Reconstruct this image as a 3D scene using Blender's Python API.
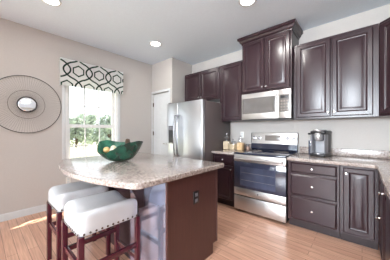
import bpy, bmesh, math, random
from mathutils import Vector, Matrix
for o in list(bpy.data.objects): bpy.data.objects.remove(o)
scene = bpy.context.scene
COL = scene.collection
random.seed(7)
R = math.radians

# ------------------------------------------------------------------ camera
CAM_H = 1.235
cd = bpy.data.cameras.new('camera'); cam = bpy.data.objects.new('camera', cd); COL.objects.link(cam)
cam.location = (0, 0, CAM_H); cam.rotation_euler = (R(90), 0, R(41.4))
cd.sensor_width = 36; cd.lens = 189.5 / 390 * 36; cd.shift_y = 1 / 390; cd.clip_start = .02
scene.camera = cam
# ------------------------------------------------------------------ world, sun, added fill lamps, exposure
w = bpy.data.worlds.new('sky'); scene.world = w; w.use_nodes = True
bg = w.node_tree.nodes['Background']; bg.inputs[0].default_value = (.86, .93, 1, 1); bg.inputs[1].default_value = 1.9
sd = bpy.data.lights.new('sun', 'SUN'); sd.energy = 22; sd.angle = R(.6); sd.color = (1, .94, .84)
sun = bpy.data.objects.new('sun', sd); COL.objects.link(sun)
sun.rotation_euler = Vector((.26, -.50, -.62)).to_track_quat('-Z', 'Y').to_euler()
def area(name, loc, direction, sx, sy, power, col):
    l = bpy.data.lights.new(name, 'AREA'); l.shape = 'RECTANGLE'; l.size = sx; l.size_y = sy; l.energy = power; l.color = col
    o = bpy.data.objects.new(name, l); COL.objects.link(o); o.location = loc
    o.rotation_euler = Vector(direction).to_track_quat('-Z', 'Z').to_euler(); return o
FILL_TINT = (.85, .93, 1)
area('fill_light_patio_door', (-3.72, -1.45, 1.1), (1, 0, 0), 1.7, 2.0, 8, FILL_TINT)  # added fill lamp in an unseen opening on the left
area('fill_light_rear_window', (-.35, -5.63, 1.85), (0, 1, 0), 1.9, 1.5, 300, FILL_TINT)  # added fill lamp to brighten the range wall from behind the camera
area('fill_light_rear_window_up', (-.35, -5.60, 1.85), (0, 1, .9), 1.9, 1.5, 420, FILL_TINT)  # second added fill lamp, tilted up to lift the ceiling
CAN_POWER = {'window': 4, 'stools': 4, 'island': 5, 'range': 15, 'rear': 14, 'side': 12}
vs = scene.view_settings; vs.view_transform = 'Standard'; vs.look = 'None'; vs.gamma = 1; vs.use_curve_mapping = False
vs.exposure = 0.14

# ------------------------------------------------------------------ materials
def new_mat(name):
    m = bpy.data.materials.new(name); m.use_nodes = True
    return m, m.node_tree, m.node_tree.nodes['Principled BSDF']
def mat(name, col, rough=.5, metal=0, spec=.5, var=.06, scale=14, bump=0, coat=0, stretch=(1, 1, 1), coat_rough=.1):
    m, t, b = new_mat(name)
    tc = t.nodes.new('ShaderNodeTexCoord'); mp = t.nodes.new('ShaderNodeMapping'); nz = t.nodes.new('ShaderNodeTexNoise')
    mp.inputs['Scale'].default_value = stretch
    t.links.new(tc.outputs['Object'], mp.inputs[0]); t.links.new(mp.outputs[0], nz.inputs['Vector'])
    nz.inputs['Scale'].default_value = scale; nz.inputs['Detail'].default_value = 4
    rp = t.nodes.new('ShaderNodeValToRGB')
    rp.color_ramp.elements[0].position = .3; rp.color_ramp.elements[1].position = .7
    rp.color_ramp.elements[0].color = tuple(max(0, c * (1 - var)) for c in col) + (1,)
    rp.color_ramp.elements[1].color = tuple(min(1, c * (1 + var)) for c in col) + (1,)
    t.links.new(nz.outputs['Fac'], rp.inputs[0]); t.links.new(rp.outputs[0], b.inputs['Base Color'])
    b.inputs['Roughness'].default_value = rough; b.inputs['Metallic'].default_value = metal
    b.inputs['Specular IOR Level'].default_value = spec; b.inputs['Coat Weight'].default_value = coat
    b.inputs['Coat Roughness'].default_value = coat_rough
    if bump:
        bp = t.nodes.new('ShaderNodeBump'); bp.inputs['Strength'].default_value = bump; bp.inputs['Distance'].default_value = .004
        t.links.new(nz.outputs['Fac'], bp.inputs['Height']); t.links.new(bp.outputs[0], b.inputs['Normal'])
    return m
def emit(name, col, s):
    m, t, b = new_mat(name); b.inputs['Base Color'].default_value = col + (1,)
    b.inputs['Emission Color'].default_value = col + (1,); b.inputs['Emission Strength'].default_value = s; return m
def glass_mat(name, tint=(1, 1, 1), refl=.08):
    m = bpy.data.materials.new(name); m.use_nodes = True; t = m.node_tree; t.nodes.clear()
    o = t.nodes.new('ShaderNodeOutputMaterial'); mx = t.nodes.new('ShaderNodeMixShader')
    tr = t.nodes.new('ShaderNodeBsdfTransparent'); gl = t.nodes.new('ShaderNodeBsdfGlossy')
    tr.inputs[0].default_value = tint + (1,); gl.inputs['Roughness'].default_value = .03; mx.inputs[0].default_value = refl
    t.links.new(tr.outputs[0], mx.inputs[1]); t.links.new(gl.outputs[0], mx.inputs[2]); t.links.new(mx.outputs[0], o.inputs[0]); return m

M = {}
M['wall'] = mat('beige_wall_paint', (.53, .50, .475), .75, var=.02, scale=60, bump=.03)
M['ceiling'] = mat('white_ceiling_paint', (.72, .81, .90), .85, var=.02, scale=60)
M['trim'] = mat('white_trim_paint', (.66, .68, .69), .4, var=.02)
M['vinyl'] = mat('white_window_vinyl', (.85, .86, .86), .35, var=.01)
def wood(name, a, b_, rough, coat, axis):
    m, t, b = new_mat(name)
    tc = t.nodes.new('ShaderNodeTexCoord'); mp = t.nodes.new('ShaderNodeMapping'); nz = t.nodes.new('ShaderNodeTexNoise')
    mp.inputs['Scale'].default_value = [(2, 40, 40), (40, 2, 40), (40, 40, 2)][axis]
    nz.inputs['Scale'].default_value = 1.6; nz.inputs['Detail'].default_value = 5; nz.inputs['Roughness'].default_value = .6
    rp = t.nodes.new('ShaderNodeValToRGB'); rp.color_ramp.elements[0].position = .3; rp.color_ramp.elements[1].position = .7
    rp.color_ramp.elements[0].color = a + (1,); rp.color_ramp.elements[1].color = b_ + (1,)
    t.links.new(tc.outputs['Object'], mp.inputs[0]); t.links.new(mp.outputs[0], nz.inputs['Vector'])
    t.links.new(nz.outputs['Fac'], rp.inputs[0]); t.links.new(rp.outputs[0], b.inputs['Base Color'])
    b.inputs['Roughness'].default_value = rough; b.inputs['Coat Weight'].default_value = coat; b.inputs['Coat Roughness'].default_value = .12; b.inputs['Specular IOR Level'].default_value = .5
    return m
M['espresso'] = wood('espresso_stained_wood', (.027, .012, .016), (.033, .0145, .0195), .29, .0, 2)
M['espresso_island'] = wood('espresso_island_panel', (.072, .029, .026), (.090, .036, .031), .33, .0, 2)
M['toe'] = mat('dark_toe_board', (.03, .018, .02), .5)
M['mahogany'] = wood('red_mahogany_leg', (.050, .004, .012), (.072, .007, .017), .25, .3, 2)
M['leather'] = mat('white_bonded_leather', (.56, .57, .59), .34, var=.03, scale=9, bump=.06, coat=.25)
M['nail'] = mat('bronze_nailhead', (.10, .07, .05), .3, 1)
M['nickel'] = mat('brushed_nickel', (.78, .77, .75), .25, 1, var=.02)
M['steel'] = mat('stainless_steel', (.56, .535, .52), .36, .92, var=.03, scale=3, stretch=(1, 1, 60))
M['handle_steel'] = mat('dark_brushed_handle', (.34, .34, .36), .3, .95)
M['steel_v'] = mat('stainless_steel_fridge', (.64, .66, .69), .30, .9, var=.02, scale=3, stretch=(60, 60, 1))
M['fridge_side'] = mat('dark_grey_fridge_side', (.10, .08, .08), .45, .1, var=.05, scale=200, bump=.05)
M['black'] = mat('black_plastic', (.015, .015, .018), .35, var=.1)
M['black_glass'] = mat('black_oven_glass', (.028, .032, .056), .06, coat=.5, var=.05)
M['oven_window'] = mat('smoked_oven_window', (.055, .062, .10), .08, coat=.5, var=.25, scale=6)
M['grey_glass'] = mat('smoked_grey_microwave_glass', (.13, .12, .115), .22, spec=.5, var=.05)
M['panel_reflection'] = mat('pale_reflection_panel', (.50, .53, .68), .12, .8, var=.03, scale=3)  # pale metal colour stands in for a bright reflection on the back
M['display'] = mat('grey_display', (.22, .19, .17), .2)
M['white_plastic'] = mat('white_plastic', (.82, .80, .76), .4, var=.02)
M['brown_plastic'] = mat('dark_brown_plastic', (.02, .014, .014), .3)
M['grey_plastic'] = mat('grey_plastic', (.16, .16, .18), .35)
M['silver_plastic'] = mat('silver_plastic', (.55, .55, .57), .25, .7)
M['recess'] = mat('light_grey_recess', (.45, .46, .49), .4)
M['jar_glass'] = glass_mat('clear_jar_glass', (.97, .98, .98), .10)
M['window_glass'] = glass_mat('window_glass', (1, 1, 1), .04)
M['oats'] = mat('pale_oats', (.62, .49, .33), .85, var=.2, scale=160)
M['pasta'] = mat('golden_pasta', (.66, .45, .24), .8, var=.3, scale=120)
M['pinkish'] = mat('pink_salt', (.58, .38, .30), .8, var=.25, scale=150)
M['green_glaze'] = mat('green_ceramic_glaze', (.003, .046, .027), .16, coat=.5, var=.75, scale=11)
M['green_inside'] = mat('mottled_green_inside', (.03, .14, .09), .22, coat=.5, var=.4, scale=16)
M['cream_ball'] = mat('cream_ball', (.72, .66, .50), .6, var=.2, scale=40, bump=.2)
M['gold_ball'] = mat('gold_ball', (.62, .40, .18), .4, .3, var=.3, scale=40, bump=.2)
M['pine'] = mat('brown_pinecone', (.09, .05, .03), .7, var=.3, scale=60)
M['wire'] = mat('dark_wire', (.045, .042, .045), .4, .7)
M['wire_fine'] = mat('fine_grey_wire', (.20, .18, .165), .5, .4)
M['mirror'] = mat('silver_mirror', (.93, .94, .96), .03, 1, var=.005)
M['lens'] = emit('warm_lit_lens', (1, .96, .90), 9)
M['green_ink'] = mat('dark_green_print', (.010, .060, .038), .8)
M['bark'] = mat('bark', (.12, .08, .05), .9, var=.3)
M['leaf'] = mat('leaf_green', (.36, .44, .36), .6, var=.35, scale=3)
M['leaf_pale'] = mat('pale_leaf_green', (.44, .51, .43), .6, var=.3, scale=3)
M['fence_wood'] = mat('pale_fence_board', (.78, .70, .64), .8, var=.12, stretch=(1, 1, .1))
M['lawn'] = mat('lawn', (.40, .42, .28), .9, var=.2, scale=2)
M['added_eave'] = mat('added_eave_paint', (.7, .7, .68), .7)
# fabric of the valance: thin, lets the window glow through
m, t, b = new_mat('white_cotton_fabric')
tl = t.nodes.new('ShaderNodeBsdfTranslucent'); tl.inputs[0].default_value = (.84, .92, .93, 1)
mx = t.nodes.new('ShaderNodeMixShader'); mx.inputs[0].default_value = .42
b.inputs['Base Color'].default_value = (.84, .83, .80, 1); b.inputs['Roughness'].default_value = .9
t.links.new(b.outputs[0], mx.inputs[1]); t.links.new(tl.outputs[0], mx.inputs[2])
t.links.new(mx.outputs[0], t.nodes['Material Output'].inputs[0]); M['cotton'] = m
# granite-look laminate
m, t, b = new_mat('speckled_granite_laminate')
tc = t.nodes.new('ShaderNodeTexCoord')
n1 = t.nodes.new('ShaderNodeTexNoise'); n1.inputs['Scale'].default_value = 60; n1.inputs['Detail'].default_value = 6; n1.inputs['Roughness'].default_value = .7
n2 = t.nodes.new('ShaderNodeTexNoise'); n2.inputs['Scale'].default_value = 7; n2.inputs['Detail'].default_value = 3
r1 = t.nodes.new('ShaderNodeValToRGB'); e = r1.color_ramp.elements
e[0].position = .33; e[0].color = (.13, .10, .09, 1); e[1].position = .72; e[1].color = (.68, .635, .60, 1)
q = r1.color_ramp.elements.new(.44); q.color = (.34, .28, .25, 1)
q = r1.color_ramp.elements.new(.54); q.color = (.48, .42, .385, 1)
r2 = t.nodes.new('ShaderNodeValToRGB'); r2.color_ramp.elements[0].position = .35; r2.color_ramp.elements[1].position = .7
r2.color_ramp.elements[0].color = (.78, .74, .74, 1); r2.color_ramp.elements[1].color = (1, 1, 1, 1)
mu = t.nodes.new('ShaderNodeMix'); mu.data_type = 'RGBA'; mu.blend_type = 'MULTIPLY'; mu.inputs[0].default_value = 1
for n in (n1, n2): t.links.new(tc.outputs['Object'], n.inputs['Vector'])
t.links.new(n1.outputs['Fac'], r1.inputs[0]); t.links.new(n2.outputs['Fac'], r2.inputs[0])
t.links.new(r1.outputs[0], mu.inputs[6]); t.links.new(r2.outputs[0], mu.inputs[7]); t.links.new(mu.outputs[2], b.inputs['Base Color'])
b.inputs['Roughness'].default_value = .22; b.inputs['Coat Weight'].default_value = .75; b.inputs['Coat Roughness'].default_value = .17; M['granite'] = m
# plank floor
m, t, b = new_mat('oak_plank_floor')
tc = t.nodes.new('ShaderNodeTexCoord')
br = t.nodes.new('ShaderNodeTexBrick'); br.inputs['Scale'].default_value = 1; br.inputs['Brick Width'].default_value = 1.1
br.inputs['Row Height'].default_value = .083; br.inputs['Mortar Size'].default_value = .0018; br.inputs['Mortar Smooth'].default_value = .3
br.inputs['Color1'].default_value = (.78, .47, .335, 1); br.inputs['Color2'].default_value = (.67, .375, .26, 1)
br.inputs['Mortar'].default_value = (.16, .075, .04, 1); br.offset = .37; br.inputs['Bias'].default_value = -.1
mp = t.nodes.new('ShaderNodeMapping'); mp.inputs['Scale'].default_value = (1.5, 28, 1)
nz = t.nodes.new('ShaderNodeTexNoise'); nz.inputs['Scale'].default_value = 2.2; nz.inputs['Detail'].default_value = 5
rp = t.nodes.new('ShaderNodeValToRGB'); rp.color_ramp.elements[0].position = .25; rp.color_ramp.elements[1].position = .75
rp.color_ramp.elements[0].color = (.60, .55, .53, 1); rp.color_ramp.elements[1].color = (1.0, 1.0, 1.0, 1)
mu = t.nodes.new('ShaderNodeMix'); mu.data_type = 'RGBA'; mu.blend_type = 'MULTIPLY'; mu.inputs[0].default_value = .9
t.links.new(tc.outputs['Object'], br.inputs['Vector']); t.links.new(tc.outputs['Object'], mp.inputs[0]); t.links.new(mp.outputs[0], nz.inputs['Vector'])
t.links.new(nz.outputs['Fac'], rp.inputs[0]); t.links.new(br.outputs['Color'], mu.inputs[6]); t.links.new(rp.outputs[0], mu.inputs[7])
t.links.new(mu.outputs[2], b.inputs['Base Color']); b.inputs['Roughness'].default_value = .33; b.inputs['Coat Weight'].default_value = .25
b.inputs['Coat Roughness'].default_value = .2; M['floor'] = m

# ------------------------------------------------------------------ mesh helpers
class MB:
    def __init__(s): s.bm = bmesh.new(); s.mi = 0
    def _mark(s, n0):
        s.bm.faces.ensure_lookup_table()
        for f in s.bm.faces[n0:]: f.material_index = s.mi
    def box(s, x0, x1, y0, y1, z0, z1, bev=0, seg=2):
        t = bmesh.new(); bmesh.ops.create_cube(t, size=1)
        for v in t.verts:
            v.co = Vector(((x0 + x1) / 2 + v.co.x * (x1 - x0), (y0 + y1) / 2 + v.co.y * (y1 - y0), (z0 + z1) / 2 + v.co.z * (z1 - z0)))
        if bev: bmesh.ops.bevel(t, geom=t.edges[:], offset=bev, segments=seg, profile=.5, affect='EDGES')
        s.merge(t); return s
    def merge(s, t, mtx=None):
        if mtx: bmesh.ops.transform(t, matrix=mtx, verts=t.verts)
        bmesh.ops.recalc_face_normals(t, faces=t.faces)
        n0 = len(s.bm.faces); vm = {}
        for v in t.verts: vm[v] = s.bm.verts.new(v.co)
        for f in t.faces:
            try: nf = s.bm.faces.new([vm[v] for v in f.verts]); nf.material_index = s.mi
            except ValueError: pass
        t.free(); return s
    def prism(s, poly, z0, z1, bev=0, axis='z', seg=3):
        t = bmesh.new()
        def P(a, b_, c): return {'z': (a, b_, c), 'x': (c, a, b_), 'y': (a, c, b_)}[axis]
        lo = [t.verts.new(P(p[0], p[1], z0)) for p in poly]; hi = [t.verts.new(P(p[0], p[1], z1)) for p in poly]
        n = len(poly); t.faces.new(lo[::-1]); t.faces.new(hi)
        for i in range(n): t.faces.new([lo[i], lo[(i + 1) % n], hi[(i + 1) % n], hi[i]])
        bmesh.ops.recalc_face_normals(t, faces=t.faces)
        if bev:
            es = [e_ for e_ in t.edges if (e_.verts[0] in lo) == (e_.verts[1] in lo)]
            bmesh.ops.bevel(t, geom=es, offset=bev, segments=seg, profile=.5, affect='EDGES')
        s.merge(t); return s
    def lathe(s, prof, c=(0, 0, 0), axis='z', n=24, cap=True):
        t = bmesh.new(); rings = []
        for r, h in prof:
            ring = []
            for i in range(n):
                a = 2 * math.pi * i / n; u, v = r * math.cos(a), r * math.sin(a)
                p = {'z': (u, v, h), 'y': (u, h, v), 'x': (h, u, v)}[axis]
                ring.append(t.verts.new((p[0] + c[0], p[1] + c[1], p[2] + c[2])))
            rings.append(ring)
        for a, b_ in zip(rings, rings[1:]):
            for i in range(n): t.faces.new([a[i], a[(i + 1) % n], b_[(i + 1) % n], b_[i]])
        if cap: t.faces.new(rings[0]); t.faces.new(rings[-1])
        s.merge(t); return s
    def ring(s, R_, r, c=(0, 0, 0), axis='x', n=64, m_=8):
        t = bmesh.new(); rr = []
        for i in range(n):
            a = 2 * math.pi * i / n; q = []
            for j in range(m_):
                b_ = 2 * math.pi * j / m_; rad = R_ + r * math.cos(b_); h = r * math.sin(b_)
                u, v = rad * math.cos(a), rad * math.sin(a)
                p = {'z': (u, v, h), 'y': (u, h, v), 'x': (h, u, v)}[axis]
                q.append(t.verts.new((p[0] + c[0], p[1] + c[1], p[2] + c[2])))
            rr.append(q)
        for i in range(n):
            for j in range(m_):
                t.faces.new([rr[i][j], rr[(i + 1) % n][j], rr[(i + 1) % n][(j + 1) % m_], rr[i][(j + 1) % m_]])
        s.merge(t); return s
    def tube(s, pts, r, n=8):
        t = bmesh.new(); pts = [Vector(p) for p in pts]; prev = None
        for i, p in enumerate(pts):
            d = (pts[min(i + 1, len(pts) - 1)] - pts[max(i - 1, 0)]).normalized()
            up = Vector((0, 0, 1)) if abs(d.z) < .95 else Vector((1, 0, 0))
            u = d.cross(up).normalized(); v = d.cross(u)
            ring = [t.verts.new(p + r * (math.cos(2 * math.pi * k / n) * u + math.sin(2 * math.pi * k / n) * v)) for k in range(n)]
            if prev:
                for k in range(n): t.faces.new([prev[k], prev[(k + 1) % n], ring[(k + 1) % n], ring[k]])
            else: t.faces.new(ring[::-1])
            prev = ring
        t.faces.new(prev); s.merge(t); return s
    def ball(s, c, r, sub=3):
        t = bmesh.new(); bmesh.ops.create_icosphere(t, subdivisions=sub, radius=r)
        s.merge(t, Matrix.Translation(c)); return s
    def panel(s, x0, x1, z0, z1, prof, yf):
        """concentric rectangles: prof = [(inset, y offset from yf)]; closes the last one"""
        t = bmesh.new(); prev = None
        for ins, dy in prof:
            vs_ = [t.verts.new((x, yf + dy, z)) for x, z in ((x0 + ins, z0 + ins), (x1 - ins, z0 + ins), (x1 - ins, z1 - ins), (x0 + ins, z1 - ins))]
            if prev:
                for i in range(4): t.faces.new([prev[i], prev[(i + 1) % 4], vs_[(i + 1) % 4], vs_[i]])
            else: t.faces.new(vs_[::-1])
            prev = vs_
        t.faces.new(prev); s.merge(t); return s
    def obj(s, name, mats, parent=None, loc=None, ang=35, rot=None):
        me = bpy.data.meshes.new(name); s.bm.to_mesh(me); s.bm.free()
        for m_ in (mats if isinstance(mats, (list, tuple)) else [mats]): me.materials.append(m_)
        if ang:
            me.polygons.foreach_set('use_smooth', [True] * len(me.polygons)); me.set_sharp_from_angle(angle=R(ang))
        o = bpy.data.objects.new(name, me); COL.objects.link(o)
        if parent: o.parent = parent
        if loc: o.location = loc
        if rot: o.rotation_euler = rot
        return o
def tag(o, label, cat, group=None):
    o['label'] = label; o['category'] = cat
    if group: o['group'] = group
    return o
def thing(name, label, cat, loc=(0, 0, 0), rz=0, group=None):
    o = bpy.data.objects.new(name, None); COL.objects.link(o); o.empty_display_size = .1
    o.location = loc; o.rotation_euler = (0, 0, rz); return tag(o, label, cat, group)
def struct(o): o['kind'] = 'structure'; return o
def copy_tree(o, parent=None):
    c = o.copy(); COL.objects.link(c)
    if parent: c.parent = parent
    for ch in list(o.children): copy_tree(ch, c)
    return c

# ------------------------------------------------------------------ room shell
XL, XR, YB, YR, ZC = -3.685, .755, 3.28, -5.6, 2.775
YC, XC = 2.655, -2.98                                     # closet front and side
struct(MB().box(XL - .15, XR + .15, YR - .15, YB + .15, -.12, 0).obj('floor', M['floor'], ang=0))
struct(MB().box(XL - .15, XR + .15, YR - .15, YB + .15, ZC, ZC + .12).obj('ceiling', M['ceiling'], ang=0))
WY0, WY1, WZ0, WZ1 = .93, 1.835, .58, 2.10                # window opening
DY0, DY1 = -2.35, -.55                                    # opening for an added patio door, out of view
b_ = MB()
b_.box(XL - .14, XL, YR, DY0, 0, ZC).box(XL - .14, XL, DY0, DY1, 2.15, ZC).box(XL - .14, XL, DY1, WY0, 0, ZC)
b_.box(XL - .14, XL, WY0, WY1, 0, WZ0).box(XL - .14, XL, WY0, WY1, WZ1, ZC).box(XL - .14, XL, WY1, YB, 0, ZC)
struct(b_.obj('wall_left', M['wall'], ang=0))
struct(MB().box(XL - .14, XR + .14, YB, YB + .14, 0, ZC).obj('wall_far', M['wall'], ang=0))
struct(MB().box(XR, XR + .14, YR, YB, 0, ZC).obj('wall_right', M['wall'], ang=0))
b_ = MB().box(XL - .14, -1.35, YR - .14, YR, 0, ZC).box(.65, XR + .14, YR - .14, YR, 0, ZC).box(-1.35, .65, YR - .14, YR, 2.65, ZC).box(-1.35, .65, YR - .14, YR, 0, 1.05)
struct(b_.obj('wall_rear', M['wall'], ang=0))
struct(MB().box(XL, -1.45, -2.75, -2.62, 0, ZC).obj('wall_added_partition', M['wall'], ang=0))   # added unseen wall that keeps rear fill off the left wall
# closet bump-out with its door opening
DX0, DX1, DZ = -3.655, -3.075, 2.09
b_ = MB().box(XL, DX0, YC, YC + .1, 0, ZC).box(DX1, XC, YC, YC + .1, 0, ZC).box(DX0, DX1, YC, YC + .1, DZ, ZC).box(XC - .1, XC, YC + .1, YB, 0, ZC)
struct(b_.obj('wall_closet', M['wall'], ang=0))
b_ = MB().box(XL, XL + .014, DY1 + .05, YC, 0, .088).box(XL, XL + .010, DY1 + .05, YC, .088, .10)
struct(b_.obj('baseboard_left', M['trim'], ang=0))
# door
d = bpy.data.objects.new('door_1', None); COL.objects.link(d); d.location = ((DX0 + DX1) / 2, YC, 0); struct(d)
hw = (DX1 - DX0) / 2
b_ = MB().box(-hw, hw, .028, .062, .012, DZ - .012)
prof = [(0, .004), (.002, -.001), (.018, .009), (.03, .009), (.055, .002)]
for x0, x1 in ((-hw + .09, -.035), (.035, hw - .09)):
    for z0, z1 in ((.22, .90), (1.04, 1.62), (1.72, 1.97)): b_.panel(x0, x1, z0, z1, prof, .027)
b_.obj('door_leaf', M['trim'], d)
b_ = MB()
b_.box(hw - .002, hw + .045, -.014, -.001, 0, DZ + .05, .003).box(-hw - .024, hw - .003, -.014, -.001, DZ - .002, DZ + .05, .003).box(-hw - .024, -hw + .003, -.014, -.001, 0, DZ - .003, .003)
b_.obj('door_casing', M['trim'], d)
hd = MB().lathe([(.026, 0), (.026, -.012), (.011, -.014), (.011, -.05)], (hw - .065, .027, .96), 'y', 16).box(hw - .175, hw - .055, -.03, -.014, .952, .970, .006).obj('door_handle', M['nickel'], d)
for z in (.28, 1.18, 1.84): MB().box(-hw - .004, -hw + .014, .004, .028, z - .045, z + .045, .003).obj('hinge', M['nail'], d)
# kitchen window
wn = bpy.data.objects.new('window_1', None); COL.objects.link(wn); wn.location = (XL, (WY0 + WY1) / 2, WZ0); struct(wn)
W, H = WY1 - WY0, WZ1 - WZ0; a = W / 2
def rect_frame(mb, y0, y1, z0, z1, t_, x0, x1):
    mb.box(x0, x1, y0, y0 + t_, z0, z1).box(x0, x1, y1 - t_, y1, z0, z1).box(x0, x1, y0 + t_, y1 - t_, z0, z0 + t_).box(x0, x1, y0 + t_, y1 - t_, z1 - t_, z1)
    return mb
rect_frame(MB(), -a, a, 0, H, .035, -.13, -.001).obj('window_frame', M['vinyl'], wn, ang=0)
MB().box(-.001, .025, -a - .05, a + .05, -.022, .006, .004).obj('window_sill', M['trim'], wn)
b_ = MB().box(0, .012, -a - .045, -a + .004, .006, H + .045, .003).box(0, .012, a - .004, a + .045, .006, H + .045, .003).box(0, .012, -a + .004, a - .004, H - .004, H + .045, .003)
b_.obj('window_casing', M['trim'], wn)
mid = .745
for nm, z0, z1, xx in (('lower_sash', .036, mid + .02, -.075), ('upper_sash', mid - .02, H - .036, -.11)):
    y0, y1 = -a + .036, a - .036
    s_ = rect_frame(MB(), y0, y1, z0, z1, .050, xx - .015, xx + .015)
    for k in (1, 2): yy = y0 + .042 + (y1 - y0 - .084) * k / 3; s_.box(xx - .008, xx + .008, yy - .009, yy + .009, z0 + .04, z1 - .04)
    zz = (z0 + z1) / 2; s_.box(xx - .0075, xx + .0075, y0 + .04, y1 - .04, zz - .009, zz + .009)
    so = s_.obj(nm, M['vinyl'], wn, ang=0)
    MB().box(xx - .002, xx + .002, y0 + .03, y1 - .03, z0 + .03, z1 - .03).obj('pane', M['window_glass'], so, ang=0)
# added patio door and rear window, unseen, for the fill lamps
for nm, o_, dims in (('window_added_patio', (XL - .07, (DY0 + DY1) / 2, 0), ('y', DY1 - DY0, 2.15)), ('window_added_rear', (-.35, YR - .07, 1.05), ('x', 2.0, 1.6))):
    wr = bpy.data.objects.new(nm, None); COL.objects.link(wr); wr.location = o_; struct(wr)
    if dims[0] == 'x': wr.rotation_euler = (0, 0, R(90))
    f_ = rect_frame(MB(), -dims[1] / 2, dims[1] / 2, 0, dims[2], .06, -.05, .05).box(-.04, .04, -.04, .04, .06, dims[2] - .06).obj('window_frame', M['vinyl'], wr, ang=0)
    MB().box(-.003, .003, -dims[1] / 2 + .05, dims[1] / 2 - .05, .05, dims[2] - .05).obj('pane', M['window_glass'], wr, ang=0)

# ------------------------------------------------------------------ outdoors, seen through the window
ground = struct(MB().box(-60, XL - .16, -25, 45, -1.5, -1.35).obj('ground', M['lawn'], ang=0))
struct(MB().box(XL - .64, XL - .141, .2, 6.5, 2.42, 2.50).obj('trim_added_eave', M['added_eave'], ang=0))  # added out of view, sized to narrow the sun patch
fr = thing('garden_fence', 'pale board fence outside the window, below the trees', 'fence', (-14, 6, -1.35))
b_ = MB()
for k in range(70): b_.box(-.012, .012, -7 + k * .2, -7 + k * .2 + .17, .05, 1.55 + .03 * math.sin(k * 1.7))
b_.obj('board_panel', M['fence_wood'], fr, ang=0)
MB().box(-.05, -.014, -7, 7, .35, .44).box(-.05, -.014, -7, 7, 1.2, 1.29).obj('rail', M['fence_wood'], fr, ang=0)
for k in range(7): MB().box(.014, .11, -6.9 + k * 2.28, -6.8 + k * 2.28, 0, 1.68, .01).obj('post', M['fence_wood'], fr, ang=0)
def tree(x, y, h, r, label, mt):
    tr = thing('tree', label, 'tree', (x, y, -1.35), group=None)
    tb = MB().tube([(0, 0, 0), (.05, .03, h * .3), (-.03, .05, h * .62)], .13)
    for k in range(5):
        aa = k * 1.3; tb.tube([(0, .02, h * (.3 + .05 * k)), (r * .5 * math.cos(aa), r * .5 * math.sin(aa), h * (.5 + .06 * k))], .05, 6)
    tb.obj('trunk', M['bark'], tr)
    cb = MB()
    blobs = [(Vector((random.uniform(-.6, .6) * r, random.uniform(-.75, .75) * r, h * random.uniform(.22, .9))), r * random.uniform(.34, .5)) for _ in range(26)]
    for c, rr in blobs:
        for _ in range(170):
            v = Vector((random.gauss(0, 1), random.gauss(0, 1), random.gauss(0, 1))).normalized() * rr * random.uniform(.7, 1.05)
            n_ = (v.normalized() + Vector((random.gauss(0, .6), random.gauss(0, .6), random.gauss(0, .6)))).normalized()
            u = n_.orthogonal().normalized(); q_ = n_.cross(u); s_ = random.uniform(.10, .19); p = c + v
            cb.bm.faces.new([cb.bm.verts.new(p + u * s_), cb.bm.verts.new(p + q_ * s_ * .6), cb.bm.verts.new(p - u * s_), cb.bm.verts.new(p - q_ * s_ * .6)])
    cb.obj('crown', mt, tr, ang=0)
TREES = [(-22, 4.2, 4.4, 1.2, 'leafy green tree at the left of the window view', 'leaf'),
         (-24, 7.1, 4.3, 1.5, 'paler tree left of the middle of the window view', 'leaf_pale'),
         (-22, 9.7, 4.5, 1.3, 'broad tree at the right of the window view', 'leaf'),
         (-29, 9.6, 5.2, 1.5, 'distant tree between the two broad ones', 'leaf_pale'),
         (-27, 13.9, 5.4, 1.7, 'farther tree at the right edge of the window view', 'leaf_pale')]
for x, y, h, r, lb, k in TREES: tree(x, y, h, r, lb, M[k])

# ------------------------------------------------------------------ cabinets
DOORP = [(0, .020), (0, .009), (.009, 0), (.048, 0), (.058, .011), (.064, .013), (.069, .013), (.098, .003), (.104, .002)]
DRAWP = [(0, .020), (0, .013), (.015, 0), (.022, 0)]
def knob(parent, x, z, y=-.02):
    return MB().lathe([(.008, 0), (.005, -.006), (.005, -.014), (.013, -.019), (.0145, -.025), (.010, -.031), (.001, -.032)], (x, y, z), 'y', 14).obj('knob', M['nickel'], parent)
def door(root, x0, x1, z0, z1, kx, kz, y=0, name='door', prof=DOORP):
    dd = MB().panel(x0, x1, z0, z1, prof, y - .021).obj(name, M['espresso'], root, ang=20)
    if kx is not None: knob(dd, kx, kz, y - .021)
    return dd
def wall_cab(label, x0, x1, z0, z1, yf, doors, knobs):
    root = thing('wall_cabinet', label, 'cabinet', ((x0 + x1) / 2, yf, z0))
    w_ = (x1 - x0) / 2; h = z1 - z0
    MB().box(-w_, w_, 0, YB - yf - .002, 0, h, .002).obj('body', M['espresso'], root, ang=0)
    n = len(doors)
    for (a0, a1), kx in zip(doors, knobs): door(root, a0 - (x0 + x1) / 2, a1 - (x0 + x1) / 2, .022, h - .03, None if kx is None else kx - (x0 + x1) / 2, .075)
    return root
UF = 2.955
wall_cab('short two-door dark cabinet above the refrigerator', -2.90, -1.99, 1.835, 2.445, UF, [(-2.885, -2.45), (-2.44, -2.005)], [-2.475, -2.415])
wall_cab('single-door dark wall cabinet between refrigerator and microwave', -1.985, -1.50, 1.41, 2.445, UF, [(-1.945, -1.53)], [None])
wall_cab('wide two-door dark wall cabinet above the coffee maker', -.733, .142, 1.40, 2.445, UF, [(-.69, -.30), (-.288, .095)], [-.325, -.262])
mc = wall_cab('tall raised dark cabinet with crown moulding above the microwave', -1.495, -.737, 1.835, 2.69, 2.885, [(-1.475, -1.122), (-1.11, -.757)], [-1.147, -1.085])
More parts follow.
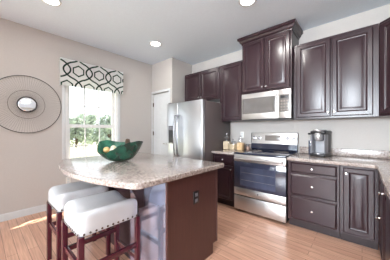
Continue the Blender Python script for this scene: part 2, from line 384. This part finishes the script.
# crown: profile swept round three sides
cw = (1.495 - .737) / 2; dp = YB - 2.885 - .004; b_ = MB()
prev = None; t_ = bmesh.new(); rings = []
for off, z in ((0, .815), (.006, .815), (.010, .835), (.028, .850), (.040, .880), (.055, .888), (.060, .893), (.060, .925), (0, .925)):
    rings.append([t_.verts.new(p) for p in ((-cw - off, dp, z), (-cw - off, -off, z), (cw + off, -off, z), (cw + off, dp, z))])
for r0, r1 in zip(rings, rings[1:]):
    for i in range(3): t_.faces.new([r0[i], r0[i + 1], r1[i + 1], r1[i]])
t_.faces.new(rings[-1]); b_.merge(t_); b_.obj('crown_moulding', M['espresso'], mc, ang=25)
# diagonal corner wall cabinet
A, B = (.146, UF), (.43, 2.671)
root = thing('corner_wall_cabinet', 'dark diagonal corner wall cabinet at the right edge', 'cabinet', (.5, 3.0, 1.40))
poly = [(A[0] - .5, A[1] - 3.0), (B[0] - .5, B[1] - 3.0), (XR - .002 - .5, 2.671 - 3.0), (XR - .002 - .5, YB - .002 - 3.0), (A[0] - .5, YB - .002 - 3.0)]
MB().prism(poly, 0, 1.045).obj('body', M['espresso'], root, ang=0)
L = math.hypot(B[0] - A[0], B[1] - A[1])
dd = MB().panel(-L / 2 + .02, L / 2 - .02, .022, 1.015, DOORP, -.021).obj('door', M['espresso'], root, loc=((A[0] + B[0]) / 2 - .5, (A[1] + B[1]) / 2 - 3.0, 0), rot=(0, 0, math.atan2(B[1] - A[1], B[0] - A[0])), ang=20)
knob(dd, L / 2 - .05, .075, -.021)

CT = .857                                                 # underside of the worktops
def base_cab(label, x0, x1, yf, depth, fronts, loc=None, rz=0):
    cx = (x0 + x1) / 2; root = thing('base_cabinet', label, 'cabinet', loc or (cx, yf, 0), rz); w_ = (x1 - x0) / 2
    MB().box(-w_, w_, 0, depth, .10, CT, .002).obj('body', M['espresso'], root, ang=0)
    MB().box(-w_, w_, .07, depth - .01, 0, .10).obj('toe_kick', M['toe'], root, ang=0)
    for kind, a0, a1, z0, z1, kx, kz in fronts:
        door(root, a0 - cx, a1 - cx, z0, z1, None if kx is None else kx - cx, kz, 0, kind, DOORP if kind == 'door' else DRAWP)
    return root
BF = 2.655
base_cab('narrow dark base cabinet left of the oven', -1.925, -1.505, BF, YB - BF - .002,
         [('drawer', -1.895, -1.53, .70, .835, -1.71, .768), ('door', -1.895, -1.53, .125, .675, -1.56, .62)])
base_cab('dark three-drawer base cabinet under the coffee maker', -.727, -.19, BF, YB - BF - .002,
         [('drawer', -.690, -.212, .715, .835, -.45, .776), ('drawer', -.690, -.212, .435, .690, -.45, .565), ('drawer', -.690, -.212, .125, .410, -.45, .27)])
base_cab('narrow dark corner base cabinet right of the drawers', -.187, .125, BF, YB - BF - .002,
         [('door', -.155, .098, .125, .835, -.13, .775)])
RX = .142
base_cab('dark side-run base cabinet nearest the inside corner', 2.02, 2.56, RX, XR - RX - .002,
         [('door', 2.04, 2.52, .125, .835, 2.27, .475)], loc=(RX, 2.29, 0), rz=R(-90))
base_cab('dark side-run base cabinet at the right picture edge', 1.40, 2.01, RX, XR - RX - .002,
         [('door', 1.42, 1.99, .125, .835, 1.46, .775)], loc=(RX, 1.705, 0), rz=R(-90))
# worktops
wt = thing('countertop', 'short speckled laminate countertop left of the oven', 'countertop', (-1.715, 2.95, CT))
MB().prism([(-.215, YB - 2.952), (-.215, -.335), (.212, -.335), (.212, YB - 2.952)], .001, .039, .008).obj('slab', M['granite'], wt)
MB().box(-.213, .212, YB - 2.952 - .02, YB - 2.952, .040, .14, .004).obj('backsplash', M['granite'], wt)
wt = thing('countertop', 'long speckled laminate countertop turning the corner under the coffee maker', 'countertop', (0, 2.95, CT))
MB().prism([(-.730, YB - 2.952), (-.730, -.335), (.06, -.335), (.095, -.345), (.11, -.385), (.11, -1.95), (XR - .002, -1.95), (XR - .002, YB - 2.952)], .001, .039, .008).obj('slab', M['granite'], wt)
MB().box(-.728, XR - .004, YB - 2.952 - .02, YB - 2.952, .040, .14, .004).box(XR - .022, XR - .002, -1.94, YB - 2.974, .040, .14, .004).obj('backsplash', M['granite'], wt)

# ------------------------------------------------------------------ refrigerator
FX0, FX1, FY = -2.815, -1.935, 2.375
rf = thing('refrigerator', 'stainless side-by-side refrigerator with water dispenser', 'refrigerator', ((FX0 + FX1) / 2, FY, 0))
fw = (FX1 - FX0) / 2
MB().box(-fw + .004, fw - .004, .075, YB - FY - .04, .02, 1.745, .006).obj('body', M['fridge_side'], rf)
MB().box(-fw + .03, fw - .03, .06, .40, 0, .09).obj('base_grille', M['black'], rf, ang=0)
sp = -2.515 - (FX0 + FX1) / 2
fd = MB().box(-fw, sp - .004, 0, .07, .10, 1.752, .012, 3).obj('freezer_door', M['steel_v'], rf)
rd = MB().box(sp + .004, fw, 0, .07, .10, 1.752, .012, 3).obj('fridge_door', M['steel_v'], rf)
for par, x in ((fd, sp - .035), (rd, sp + .037)):
    pts = [(x, -.002, .79), (x, -.045, .80), (x, -.060, .90), (x, -.068, 1.15), (x, -.060, 1.40), (x, -.045, 1.51), (x, -.002, 1.52)]
    MB().tube(pts, .0135, 10).obj('handle', M['handle_steel'], par, ang=60)
dsp = MB().box(-fw + .055, sp - .085, -.006, .012, 1.00, 1.33, .004).obj('dispenser', M['black'], fd)
MB().box(-fw + .07, sp - .10, -.010, -.005, 1.25, 1.315, .002).obj('control_pad', M['grey_plastic'], dsp)
MB().box(-fw + .07, sp - .10, -.022, -.005, 1.005, 1.02, .003).obj('drip_tray', M['silver_plastic'], dsp)
for x in (-fw + .05, fw - .05): MB().box(x - .03, x + .03, .02, .13, 1.753, 1.772, .004).obj('hinge_cover', M['fridge_side'], rf)

# ------------------------------------------------------------------ range
GX0, GX1, GY = -1.492, -.738, 2.62
rg = thing('range', 'stainless electric range with black glass oven door', 'stove', ((GX0 + GX1) / 2, GY, 0)); gw = (GX1 - GX0) / 2
MB().box(-gw + .003, gw - .003, .035, .655, .03, .885, .004).obj('body', M['black'], rg)
for sx in (-1, 1):
    for y in (.08, .6): MB().lathe([(.018, 0), (.018, .03)], (sx * (gw - .05), y, 0), 'z', 12).obj('foot', M['black'], rg)
ck = MB().box(-gw, gw, -.012, .595, .886, .908, .006).obj('cooktop', M['black_glass'], rg)
for x, y, r in ((-.19, .15, .105), (.19, .15, .085), (-.19, .42, .08), (.19, .42, .105)): MB().ring(r, .0015, (x, y, .9085), 'z', 40, 6).obj('burner_ring', M['display'], ck)
od = MB().box(-gw, gw, -.004, .033, .375, .772, .004).obj('oven_door', M['black_glass'], rg)
MB().panel(-gw + .10, gw - .13, .415, .70, [(0, .002), (0, -.001), (.004, -.002), (.006, -.001)], -.005).obj('door_window', M['oven_window'], od)
for z in (.50, .61):
    mbt = MB(); mbt.box(-gw + .115, gw - .145, -.0078, -.0066, z, z + .005); mbt.obj('oven_rack', M['silver_plastic'], od, ang=0)
MB().box(-gw, gw, -.008, .033, .774, .880, .008).obj('door_top_rail', M['steel'], od)
hn = MB().tube([(-gw + .03, -.052, .822), (gw - .03, -.052, .822)], .017, 12)
for x in (-gw + .06, gw - .06): hn.box(x - .013, x + .013, -.052, -.006, .812, .832, .003)
hn.obj('door_handle', M['steel'], od)
lr = MB().box(-gw, gw, -.008, .033, .268, .373, .004).obj('door_bottom_rail', M['steel'], od)
MB().lathe([(.013, 0), (.013, -.002)], (0, -.008, .325), 'y', 20).obj('badge', M['silver_plastic'], lr)
MB().box(-gw, gw, -.008, .033, .042, .255, .006).obj('storage_drawer', M['steel'], rg)
bg_ = MB().prism([(.60, .908), (.575, .935), (.590, 1.02), (.655, 1.02), (.655, .908)], -gw + .004, gw - .004, .004, 'x').obj('backguard_glass', M['black_glass'], rg)
cp = MB().prism([(.588, 1.022), (.604, 1.198), (.612, 1.205), (.655, 1.205), (.655, 1.022)], -gw, gw, .004, 'x').obj('control_panel', M['steel'], rg)
rx = (R(-5.2), 0, 0)
MB().box(-.125, .125, -.004, .002, -.045, .045, .002).obj('clock_display', M['display'], cp, loc=(0, .594, 1.118), rot=rx)
for x in (-gw, gw - .012): MB().box(x, x + .012, -.003, .03, -.09, .09, .003).obj('end_cap', M['black'], cp, loc=(0, .597, 1.113), rot=rx)
for x in (-.315, -.225, .235, .315):
    k = MB().lathe([(.030, 0), (.030, -.004), (.022, -.006), (.019, -.026), (.015, -.029), (.001, -.029)], (0, 0, 0), 'y', 20).box(-.004, .004, -.034, -.02, -.02, .02, .002).obj('control_knob', M['silver_plastic'], cp, loc=(x, .594, 1.115), rot=rx)

# ------------------------------------------------------------------ microwave
MY = 2.85
mw = thing('microwave', 'stainless over-the-range microwave with smoked window', 'microwave', ((GX0 + GX1) / 2, MY, 1.405))
MB().box(-gw, gw, .03, YB - MY - .002, .012, .425, .004).obj('body', M['black'], mw)
MB().box(-gw + .01, gw - .01, .035, .38, 0, .011).obj('vent_grille', M['black'], mw, ang=0)
md = MB().box(-gw, gw - .165, 0, .029, .014, .425, .008).obj('door', M['steel'], mw)
MB().panel(-gw + .022, gw - .215, .105, .350, [(0, .003), (0, -.001), (.006, -.003), (.03, -.003), (.034, -.001)], -.0005).obj('door_window', M['grey_glass'], md)
hx = gw - .19
h_ = MB().tube([(hx, -.038, .075), (hx, -.042, .21), (hx, -.038, .375)], .012, 10)
for z in (.10, .35): h_.box(hx - .008, hx + .008, -.038, 0, z - .01, z + .01, .002)
h_.obj('handle', M['steel'], md)
mp_ = MB().box(gw - .163, gw, 0, .029, .014, .425, .006).obj('control_panel', M['steel'], mw)
kp = MB().panel(gw - .150, gw - .022, .105, .350, [(0, .003), (0, -.001), (.003, -.002)], -.0005).obj('keypad', M['grey_glass'], mp_)
for i in range(4):
    for j in range(3):
        MB().box(gw - .140 + j * .038, gw - .112 + j * .038, -.0045, -.002, .120 + i * .042, .145 + i * .042, .001).obj('button', M['display'], kp)
MB().box(gw - .140, gw - .034, -.0045, -.002, .300, .335, .001).obj('display', M['black'], kp)

# ------------------------------------------------------------------ island
IT = .851
IX0, IX1, IY0, IY1 = -2.66, -1.13, .955, 1.626
isl = thing('kitchen_island', 'dark wood kitchen island base with outlet on its end', 'island', ((IX0 + IX1) / 2, (IY0 + IY1) / 2, 0))
iw, ih = (IX1 - IX0) / 2, (IY1 - IY0) / 2; icx, icy = (IX0 + IX1) / 2, (IY0 + IY1) / 2
MB().prism([(-ih + .012, 0), (ih - .075, 0), (ih - .075, .10), (ih, .10), (ih, IT), (-ih + .012, IT)], -iw, iw - .019, 0, 'x').obj('body', M['espresso'], isl, ang=0)
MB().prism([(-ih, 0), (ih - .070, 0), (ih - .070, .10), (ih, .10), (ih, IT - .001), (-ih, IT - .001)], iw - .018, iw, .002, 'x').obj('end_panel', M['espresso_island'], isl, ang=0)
MB().box(-iw, -1.67 - icx - .002, -ih, -ih + .011, 0, IT - .001, .002).obj('back_panel', M['espresso'], isl, ang=0)
MB().box(-1.67 - icx, iw - .020, -ih, -ih + .011, 0, IT - .001, .002).obj('back_panel', M['panel_reflection'], isl, ang=0)['label'] = 'section of island back coloured pale for its bright reflection'
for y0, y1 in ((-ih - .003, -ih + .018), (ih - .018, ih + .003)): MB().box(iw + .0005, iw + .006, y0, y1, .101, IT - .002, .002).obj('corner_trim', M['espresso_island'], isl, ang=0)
for x0, x1 in ((-iw + .02, -.29), (-.27, .27), (.29, iw - .05)):
    f_ = MB().panel(-(x1 - x0) / 2, (x1 - x0) / 2, .125, .835, DOORP, 0).obj('door', M['espresso'], isl, loc=((x0 + x1) / 2, ih + .021, 0), rot=(0, 0, math.pi), ang=20)
    knob(f_, .2, .75, 0)
for cx in (-1.46, -2.02, -2.54):
    pr = [(-ih - .0, IT - .001)] + [(-ih - .27, IT - .001), (-ih - .27, .812)] + [(-ih - .255 + .205 * math.sin(a_), .80 - .21 * (1 - math.cos(a_))) for a_ in [R(d_) for d_ in range(8, 91, 9)]] + [(-ih - .048, .568), (-ih, .568)]
    MB().prism(pr, cx - icx - .022, cx - icx + .022, .004, 'x').obj('corbel', M['espresso'], isl)
ol = MB().box(iw, iw + .006, 1.295 - icy - .036, 1.295 - icy + .036, .575, .69, .003).obj('outlet', M['brown_plastic'], isl)
for z in (.607, .658): MB().box(iw + .0045, iw + .009, 1.295 - icy - .018, 1.295 - icy + .018, z - .015, z + .015, .004).obj('socket', M['grey_plastic'], ol)
# bowed island top
TX0, TX1, TY0, TY1, SAG = -2.73, -1.085, .668, 1.715, .185
half = (TX1 - TX0) / 2; tcx = (TX0 + TX1) / 2
Rb = (half * half + SAG * SAG) / (2 * SAG); cyb = TY0 - SAG + Rb
poly = []
def arc(cx, cy, r, a0, a1, n): return [(cx + r * math.cos(R(a0 + (a1 - a0) * i / n)), cy + r * math.sin(R(a0 + (a1 - a0) * i / n))) for i in range(n + 1)]
th = math.degrees(math.asin((half - .05) / Rb))
poly += arc(tcx, cyb, Rb, -90 - th, -90 + th, 30)
poly += arc(TX1 - .06, TY0 + .043, .06, -62, 0, 5) + arc(TX1 - .03, TY1 - .03, .03, 0, 90, 4) + arc(TX0 + .03, TY1 - .03, .03, 90, 180, 4) + arc(TX0 + .06, TY0 + .043, .06, 180, 242, 5)
o = MB().prism([(x - tcx, y - icy) for x, y in poly], 0, .044, .010, seg=4).obj('countertop', M['granite'], loc=(tcx, icy, IT), ang=50)
tag(o, 'speckled laminate island top with bowed seating edge', 'countertop')

# ------------------------------------------------------------------ stools
def make_stool(label, x, y):
    st = thing('bar_stool', label, 'stool', (x, y, 0), group='saddle stools at the island')
    hx, hy = .174, .205; sx, sy = hx + .014, hy + .014; zb = .555; SH = .154
    t_ = bmesh.new(); nx, ny, nz_ = 15, 15, 6
    # rounded cushion: superellipsoid-like box grid projected, with a saddle dip along x
    bmesh.ops.create_cube(t_, size=2); bmesh.ops.subdivide_edges(t_, edges=t_.edges[:], cuts=13, use_grid_fill=True)
    rr = .055
    for v in t_.verts:
        p = Vector(v.co); q_ = Vector((p.x * sx, p.y * sy, zb + (p.z + 1) / 2 * SH))
        top = zb + SH
        inner = Vector((max(-sx + rr, min(sx - rr, q_.x)), max(-sy + rr, min(sy - rr, q_.y)), min(top - rr, q_.z)))
        dl = q_ - inner
        if q_.z <= top - rr: dl.z = 0
        if dl.length > 1e-6:
            m_ = max(abs(dl.x), abs(dl.y), abs(dl.z)); q_ = inner + dl.normalized() * (m_ if m_ < rr else rr)
        f = max(0, (q_.z - zb) / SH) ** 1.3
        q_.z += f * (.056 * (q_.x / sx) ** 2 - .040) - f * .008 * (abs(q_.y) / sy) ** 4
        q_.z += 0
        v.co = q_
    MB().merge(t_).obj('seat', M['leather'], st, ang=60)
    for ax in (-1, 1):
        for ay in (-1, 1): MB().box(ax * hx - .018, ax * hx + .018, ay * hy - .018, ay * hy + .018, 0, zb - .001, .003).obj('leg', M['mahogany'], st, ang=30)
    MB().box(-hx + .018, hx - .018, -hy - .011, -hy + .011, .335, .372, .003).obj('stretcher', M['mahogany'], st)
    fs = MB().box(-hx + .018, hx - .018, hy - .011, hy + .011, .20, .237, .003).obj('stretcher', M['mahogany'], st)
    MB().box(-hx + .02, hx - .02, hy - .014, hy + .014, .2375, .241, .001).obj('foot_plate', M['nickel'], fs)
    for ax in (-1, 1): MB().box(ax * hx - .011, ax * hx + .011, -hy + .018, hy - .018, .31, .347, .003).obj('stretcher', M['mahogany'], st)
    nb = MB(); nb.lathe([(.0075, 0), (.0068, .003), (.004, .005), (.0005, .0056)], (0, 0, 0), 'z', 10)
    n0 = nb.obj('nailhead', M['nail'], st, loc=(0, 0, 0)); first = True
    def nail(p, e):
        nonlocal first
        o_ = n0 if first else n0.copy()
        if not first: COL.objects.link(o_)
        first = False; o_.location = p; o_.rotation_euler = e
    K = 11
    for i in range(K):
        u = -1 + 2 * (i + .5) / K
        nail((u * (sx - .01), -sy, zb + .012), (R(90), 0, 0)); nail((u * (sx - .01), sy, zb + .012), (R(-90), 0, 0))
        nail((sx, u * (sy - .01), zb + .012), (0, R(90), 0)); nail((-sx, u * (sy - .01), zb + .012), (0, R(-90), 0))
    return st
s1 = make_stool('white saddle stool nearest the camera, closer to island end', -1.528, .632)
s2 = copy_tree(s1); s2.location = (-2.085, .645, 0); s2['label'] = 'white saddle stool farther back, nearer the window wall'

# ------------------------------------------------------------------ bowl and what lies in it
BX, BY, BZ = -2.055, 1.06, .8955
ang = R(60)
bw = thing('bowl', 'large green ceramic boat-shaped bowl on the island', 'bowl', (BX, BY, BZ), ang)
keys = [(0, .208), (45, .20), (90, .205), (135, .235), (160, .222), (178, .175), (195, .11), (232, .10), (250, .14), (270, .188), (295, .218), (320, .23), (345, .22), (360, .210)]
def rimh(a):
    a %= 360
    for (a0, h0), (a1, h1) in zip(keys, keys[1:]):
        if a0 <= a <= a1: s_ = (a - a0) / (a1 - a0); s_ = s_ * s_ * (3 - 2 * s_); return h0 + (h1 - h0) * s_
def bowl_pt(a, s_, inset=0):
    ca, sa = math.cos(R(a)), math.sin(R(a)); rx_ = .243 - inset; ry = .17 - inset
    k = s_ ** .6; h = rimh(a) * s_ ** 1.35
    base = .048 - inset
    return Vector(((base + (rx_ - base) * k) * ca, (base * .8 + (ry - base * .8) * k) * sa, h + (.010 if inset else 0) * (1 - s_)))
for nm, ins, mt in (('shell', 0, 'green_glaze'), ('lining', .006, 'green_inside')):
    t_ = bmesh.new(); n, k_ = 64, 14; rings = []
    for j in range(k_ + 1): rings.append([t_.verts.new(bowl_pt(360 * i / n, j / k_, ins)) for i in range(n)])
    for r0, r1 in zip(rings, rings[1:]):
        for i in range(n): t_.faces.new([r0[i], r0[(i + 1) % n], r1[(i + 1) % n], r1[i]])
    t_.faces.new(rings[0])
    if ins == 0:
        rin = [t_.verts.new(bowl_pt(360 * i / n, 1, .006)) for i in range(n)]
        for i in range(n): t_.faces.new([rings[-1][i], rings[-1][(i + 1) % n], rin[(i + 1) % n], rin[i]])
    MB().merge(t_).obj(nm, M[mt], bw, ang=60)
def inbowl(x, y, z): return (BX + x * math.cos(ang) - y * math.sin(ang), BY + x * math.sin(ang) + y * math.cos(ang), BZ + z)
for x, y, z, r, mt, lb in ((-.150, .0, .130, .034, 'gold_ball', 'gold decorative ball at the left end inside the green bowl'),
                           (-.080, -.022, .118, .038, 'cream_ball', 'cream decorative ball at the low front of the green bowl'),
                           (-.085, .055, .140, .034, 'cream_ball', 'cream decorative ball at the back of the green bowl'),
                           (-.002, .0, .135, .038, 'gold_ball', 'gold decorative ball toward the right inside the green bowl')):
    t_ = bmesh.new(); bmesh.ops.create_icosphere(t_, subdivisions=4, radius=r)
    for v in t_.verts:
        a_ = math.atan2(v.co.y, v.co.x); v.co *= 1 + .03 * math.cos(6 * a_ + 3 * v.co.z / r)
    tag(MB().merge(t_).obj('decorative_ball', M[mt], loc=inbowl(x, y, z), ang=60), lb, 'ball', 'decorative balls in the bowl')
pc = MB()
for i in range(60):
    z = -.05 + .1 * i / 60; rr = .027 * math.sqrt(max(.05, 1 - (z / .055) ** 2)); a_ = i * 2.4
    c = Vector((rr * math.cos(a_), rr * math.sin(a_), z)); t_ = bmesh.new(); bmesh.ops.create_cone(t_, segments=5, radius1=.010, radius2=.003, depth=.012, cap_ends=True)
    pc.merge(t_, Matrix.Translation(c) @ Vector((math.cos(a_), math.sin(a_), .5)).to_track_quat('Z', 'Y').to_matrix().to_4x4())
pc.lathe([(.004, -.055), (.024, -.02), (.022, .02), (.004, .052)], n=12)
tag(pc.obj('pinecone', M['pine'], loc=inbowl(.07, .075, .195)), 'brown pinecone showing above the green bowl rim', 'pinecone')

# ------------------------------------------------------------------ valance
VY0, VY1, VZ0, VZ1 = .845, 1.90, 1.972, 2.412; vh = (VY1 - VY0) / 2; vH = VZ1 - VZ0
va = thing('window_valance', 'white valance with green trellis print above the window', 'valance', (XL, (VY0 + VY1) / 2, VZ0))
MB().box(.016, .082, -vh + .004, vh - .004, vH - .022, vH - .004).obj('mounting_board', M['trim'], va, ang=0)
b_ = MB(); F = .088
b_.box(F - .003, F, -vh, vh, 0, vH); b_.box(.016, F - .003, -vh, -vh + .003, 0, vH); b_.box(.016, F - .003, vh - .003, vh, 0, vH)
b_.mi = 1
def ribbon(pts, wd=.010, x=F + .0012):
    for p0, p1 in zip(pts, pts[1:]):
        # clip to the panel
        if min(p0[1], p1[1]) > vH - .002 or max(p0[1], p1[1]) < .002: continue
        if min(p0[0], p1[0]) < -vh + .004 or max(p0[0], p1[0]) > vh - .004: continue
        p0 = (p0[0], min(vH - .001, max(.001, p0[1]))); p1 = (p1[0], min(vH - .001, max(.001, p1[1])))
        d_ = Vector((p1[0] - p0[0], p1[1] - p0[1])); 
        if d_.length < 1e-5: continue
        d_.normalize(); n_ = Vector((-d_.y, d_.x)) * wd / 2; e_ = d_ * wd * .3
        q_ = [(p0[0] - e_.x + n_.x, p0[1] - e_.y + n_.y), (p1[0] + e_.x + n_.x, p1[1] + e_.y + n_.y), (p1[0] + e_.x - n_.x, p1[1] + e_.y - n_.y), (p0[0] - e_.x - n_.x, p0[1] - e_.y - n_.y)]
        q_ = [(y_, min(vH, max(0, z_))) for y_, z_ in q_]
        try: f_ = b_.bm.faces.new([b_.bm.verts.new((x, y_, z_)) for y_, z_ in q_]); f_.material_index = 1
        except ValueError: pass
P, Q = .335, .27                                          # repeat of the print
yv = .935 - (VY0 + VY1) / 2
for row in (-1, 0, 1):
    zc = vH - .17 - row * Q
    for k in range(-1, 5):
        yc = yv + (k + (.5 if row == 0 else 0)) * P
        hexw, hexh = .078, .088                           # hexagon
        hx_ = [(yc, zc + hexh), (yc + hexw, zc + hexh * .45), (yc + hexw, zc - hexh * .45), (yc, zc - hexh), (yc - hexw, zc - hexh * .45), (yc - hexw, zc + hexh * .45), (yc, zc + hexh)]
        sub = []
        for p0, p1 in zip(hx_, hx_[1:]):
            for i in range(5): sub.append((p0[0] + (p1[0] - p0[0]) * i / 5, p0[1] + (p1[1] - p0[1]) * i / 5))
        ribbon(sub + [hx_[-1]], .020)
for k in range(-1, 5):
    for s_ in (-1, 1):
        pts = []
        for i in range(-30, 61):
            u_ = i / 30; cc = math.cos(math.pi * u_); cc = math.copysign(abs(cc) ** .8, cc)
            pts.append((yv + k * P + s_ * (-.08375 + .13375 * cc), vH - .17 - u_ * Q))
        ribbon(pts, .024)
b_.obj('printed_panel', [M['cotton'], M['green_ink']], va, ang=0)

# ------------------------------------------------------------------ wall mirror
MYc, MZc = .455, 1.622
mr = thing('wall_mirror', 'round wire sunburst mirror on the window wall', 'mirror', (XL, MYc, MZc))
MB().ring(.415, .0045, (.022, 0, 0), 'x', 96, 8).obj('outer_ring', M['wire'], mr)
MB().ring(.205, .003, (.032, 0, 0), 'x', 72, 6).obj('middle_ring', M['wire_fine'], mr)
MB().ring(.107, .008, (.034, 0, 0), 'x', 64, 8).obj('inner_frame', M['wire'], mr)
MB().lathe([(.104, .020), (.104, .034), (.095, .037)], (0, 0, 0), 'x', 64).obj('mirror_glass', M['mirror'], mr, ang=5, loc=(.004, 0, 0), rot=(0, R(-5), 0))
b_ = MB(); N = 84
for i in range(N):
    a_ = 2 * math.pi * i / N
    b_.tube([(.034, .107 * math.cos(a_), .107 * math.sin(a_)), (.022, .413 * math.cos(a_), .413 * math.sin(a_))], .0010, 4)
so = b_.obj('wire_spokes', M['wire_fine'], mr); so['kind'] = 'stuff'
MB().box(.001, .022, -.05, .05, -.05, .05).obj('wall_mount', M['wire'], mr)

# ------------------------------------------------------------------ things on the worktops
CZ = CT + .0395
def jar(x, y, wd, h, lid_h, mt, label, rz=0):
    j = thing('storage_jar', label, 'jar', (x, y, CZ), rz, 'glass jars by the oven'); a_ = wd / 2
    MB().box(-a_ + .004, a_ - .004, -a_ + .004, a_ - .004, .004, h * .92, .010).obj('contents', M[mt], j)
    gl = MB().box(-a_, a_, -a_, a_, 0, h, .014, 3).lathe([(a_ * .72, h), (a_ * .66, h + lid_h * .25), (a_ * .70, h + lid_h * .4)], (0, 0, 0), 'z', 24, False)
    gl.obj('glass', M['jar_glass'], j, ang=40)
    ld = MB().lathe([(a_ * .78, h + lid_h * .4), (a_ * .80, h + lid_h * .55), (a_ * .5, h + lid_h * .72), (.006, h + lid_h * .74)], (0, 0, 0), 'z', 24).obj('lid', M['jar_glass'], j, ang=40)
    MB().lathe([(.008, h + lid_h * .735), (.016, h + lid_h * .86), (.013, h + lid_h * .97), (.001, h + lid_h)], (0, 0, 0), 'z', 16).obj('lid_knob', M['silver_plastic'], ld)
    MB().ring(a_ * .79, .003, (0, 0, h + lid_h * .42), 'z', 32, 6).obj('clamp_ring', M['grey_plastic'], ld)
jar(-1.862, 3.0, .118, .165, .135, 'oats', 'tallest glass jar with pale contents, leftmost by the oven', R(8))
jar(-1.725, 2.985, .115, .115, .08, 'oats', 'short glass jar with pale contents between two taller jars', R(-6))
jar(-1.588, 3.0, .112, .15, .11, 'pasta', 'glass jar with golden contents, third from the refrigerator', R(5))
sj = thing('small_jar', 'small pinkish glass jar tucked beside the range backguard', 'jar', (-1.545, 3.19, CZ))
MB().lathe([(.026, .002), (.030, .01), (.030, .055), (.025, .06)], n=20).obj('contents', M['pinkish'], sj)
MB().lathe([(.030, 0), (.034, .008), (.034, .07), (.027, .08), (.027, .088)], n=20).obj('glass', M['jar_glass'], sj, ang=40)
MB().lathe([(.029, .0885), (.029, .105), (.02, .108)], n=20).obj('lid', M['silver_plastic'], sj)

cf = thing('coffee_maker', 'black and silver single-serve coffee maker on the countertop', 'coffee maker', (-.445, 3.04, CZ), R(-9)); cf.scale = (.86, 1, 1.08)
MB().box(-.085, .120, .05, .19, .035, .295, .03, 4).obj('body', M['black'], cf)
MB().box(-.085, .120, -.10, .19, 0, .034, .012, 3).obj('base', M['black'], cf)
MB().lathe([(.075, .0345), (.075, .042), (.07, .044)], (.018, -.035, 0), 'z', 28).obj('drip_tray', M['silver_plastic'], cf)
for x0, x1 in ((-.08, -.055), (.105, .12)): MB().box(x0, x1, -.085, .05, .035, .27, .006, 3).obj('side_column', M['grey_plastic'], cf)
MB().box(-.054, .104, .035, .049, .035, .22, .003).obj('cup_recess', M['recess'], cf)
MB().lathe([(.055, .19), (.068, .205), (.072, .27), (.06, .292), (.002, .297)], (.018, -.03, 0), 'z', 32).obj('brew_head', M['silver_plastic'], cf, ang=45)
MB().box(-.09, .125, -.085, .19, .271, .318, .022, 4).obj('lid', M['black'], cf)
MB().tube([(-.062, .03, .300), (-.058, -.06, .312), (-.03, -.105, .318), (.018, -.116, .320), (.066, -.105, .318), (.094, -.06, .312), (.098, .03, .300)], .011, 10).obj('handle', M['silver_plastic'], cf, ang=60)
MB().box(-.050, .086, -.075, .10, .316, .330, .007, 3).obj('lid_plate', M['silver_plastic'], cf)
MB().box(-.135, -.087, -.04, .17, .0, .265, .012, 3).obj('water_tank', M['jar_glass'], cf)
MB().box(-.132, -.090, -.036, .166, .004, .19, .010, 3).obj('water', M['oven_window'], cf)
MB().box(-.138, -.086, -.045, .175, .266, .29, .01, 3).obj('tank_lid', M['black'], cf)

# outlets on the walls
def outlet(label, loc, rz, name='wall_outlet'):
    o = thing(name, label, 'outlet', loc, rz)
    pl = MB().box(-.036, .036, -.006, -.0005, -.058, .058, .003).obj('cover_plate', M['white_plastic'], o)
    for z in (-.022, .022): MB().box(-.017, .017, -.0085, -.0055, z - .015, z + .015, .004).obj('socket', M['trim'], o)
outlet('white wall outlet above the glass jars', (-1.70, YB, 1.165), 0)
outlet('white wall outlet low on the window wall behind the stools', (XL, .975, .41), R(90))

# ceiling lights
first = None
for x, y, zone, lb in ((-2.73, 2.045, 'window', 'round recessed ceiling light nearest the closet door'),
                       (-1.013, 2.085, 'range', 'round recessed ceiling light in front of the microwave cabinet'),
                       (-2.745, .55, 'stools', 'round recessed ceiling light above the stools, top left of photo'),
                       (-1.02, .55, 'island', 'added unseen recessed ceiling light over the camera side of island'),  # this light and the next two are added, out of view
                       (-1.02, -1.0, 'rear', 'added unseen recessed ceiling light behind the camera'),
                       (.03, .9, 'side', 'added unseen recessed ceiling light over the right-hand countertop run')):
    if first is None:
        first = thing('recessed_light', lb, 'ceiling light', (x, y, ZC - .002), group='recessed ceiling lights')
        MB().lathe([(.105, 0), (.103, -.006), (.082, -.008), (.080, 0)], n=40, cap=False).obj('trim_ring', M['trim'], first)
        MB().lathe([(.081, -.001), (.078, -.004), (.002, -.006)], n=40).obj('lens', M['lens'], first)
        r_ = first
    else:
        r_ = copy_tree(first); r_.location = (x, y, ZC - .002); r_['label'] = lb
    l = bpy.data.lights.new('can_light', 'AREA'); l.shape = 'DISK'; l.size = .16; l.energy = CAN_POWER[zone]; l.color = (1, .97, .93)
    lo = bpy.data.objects.new('can_light', l); COL.objects.link(lo); lo.location = (x, y, ZC - .012)
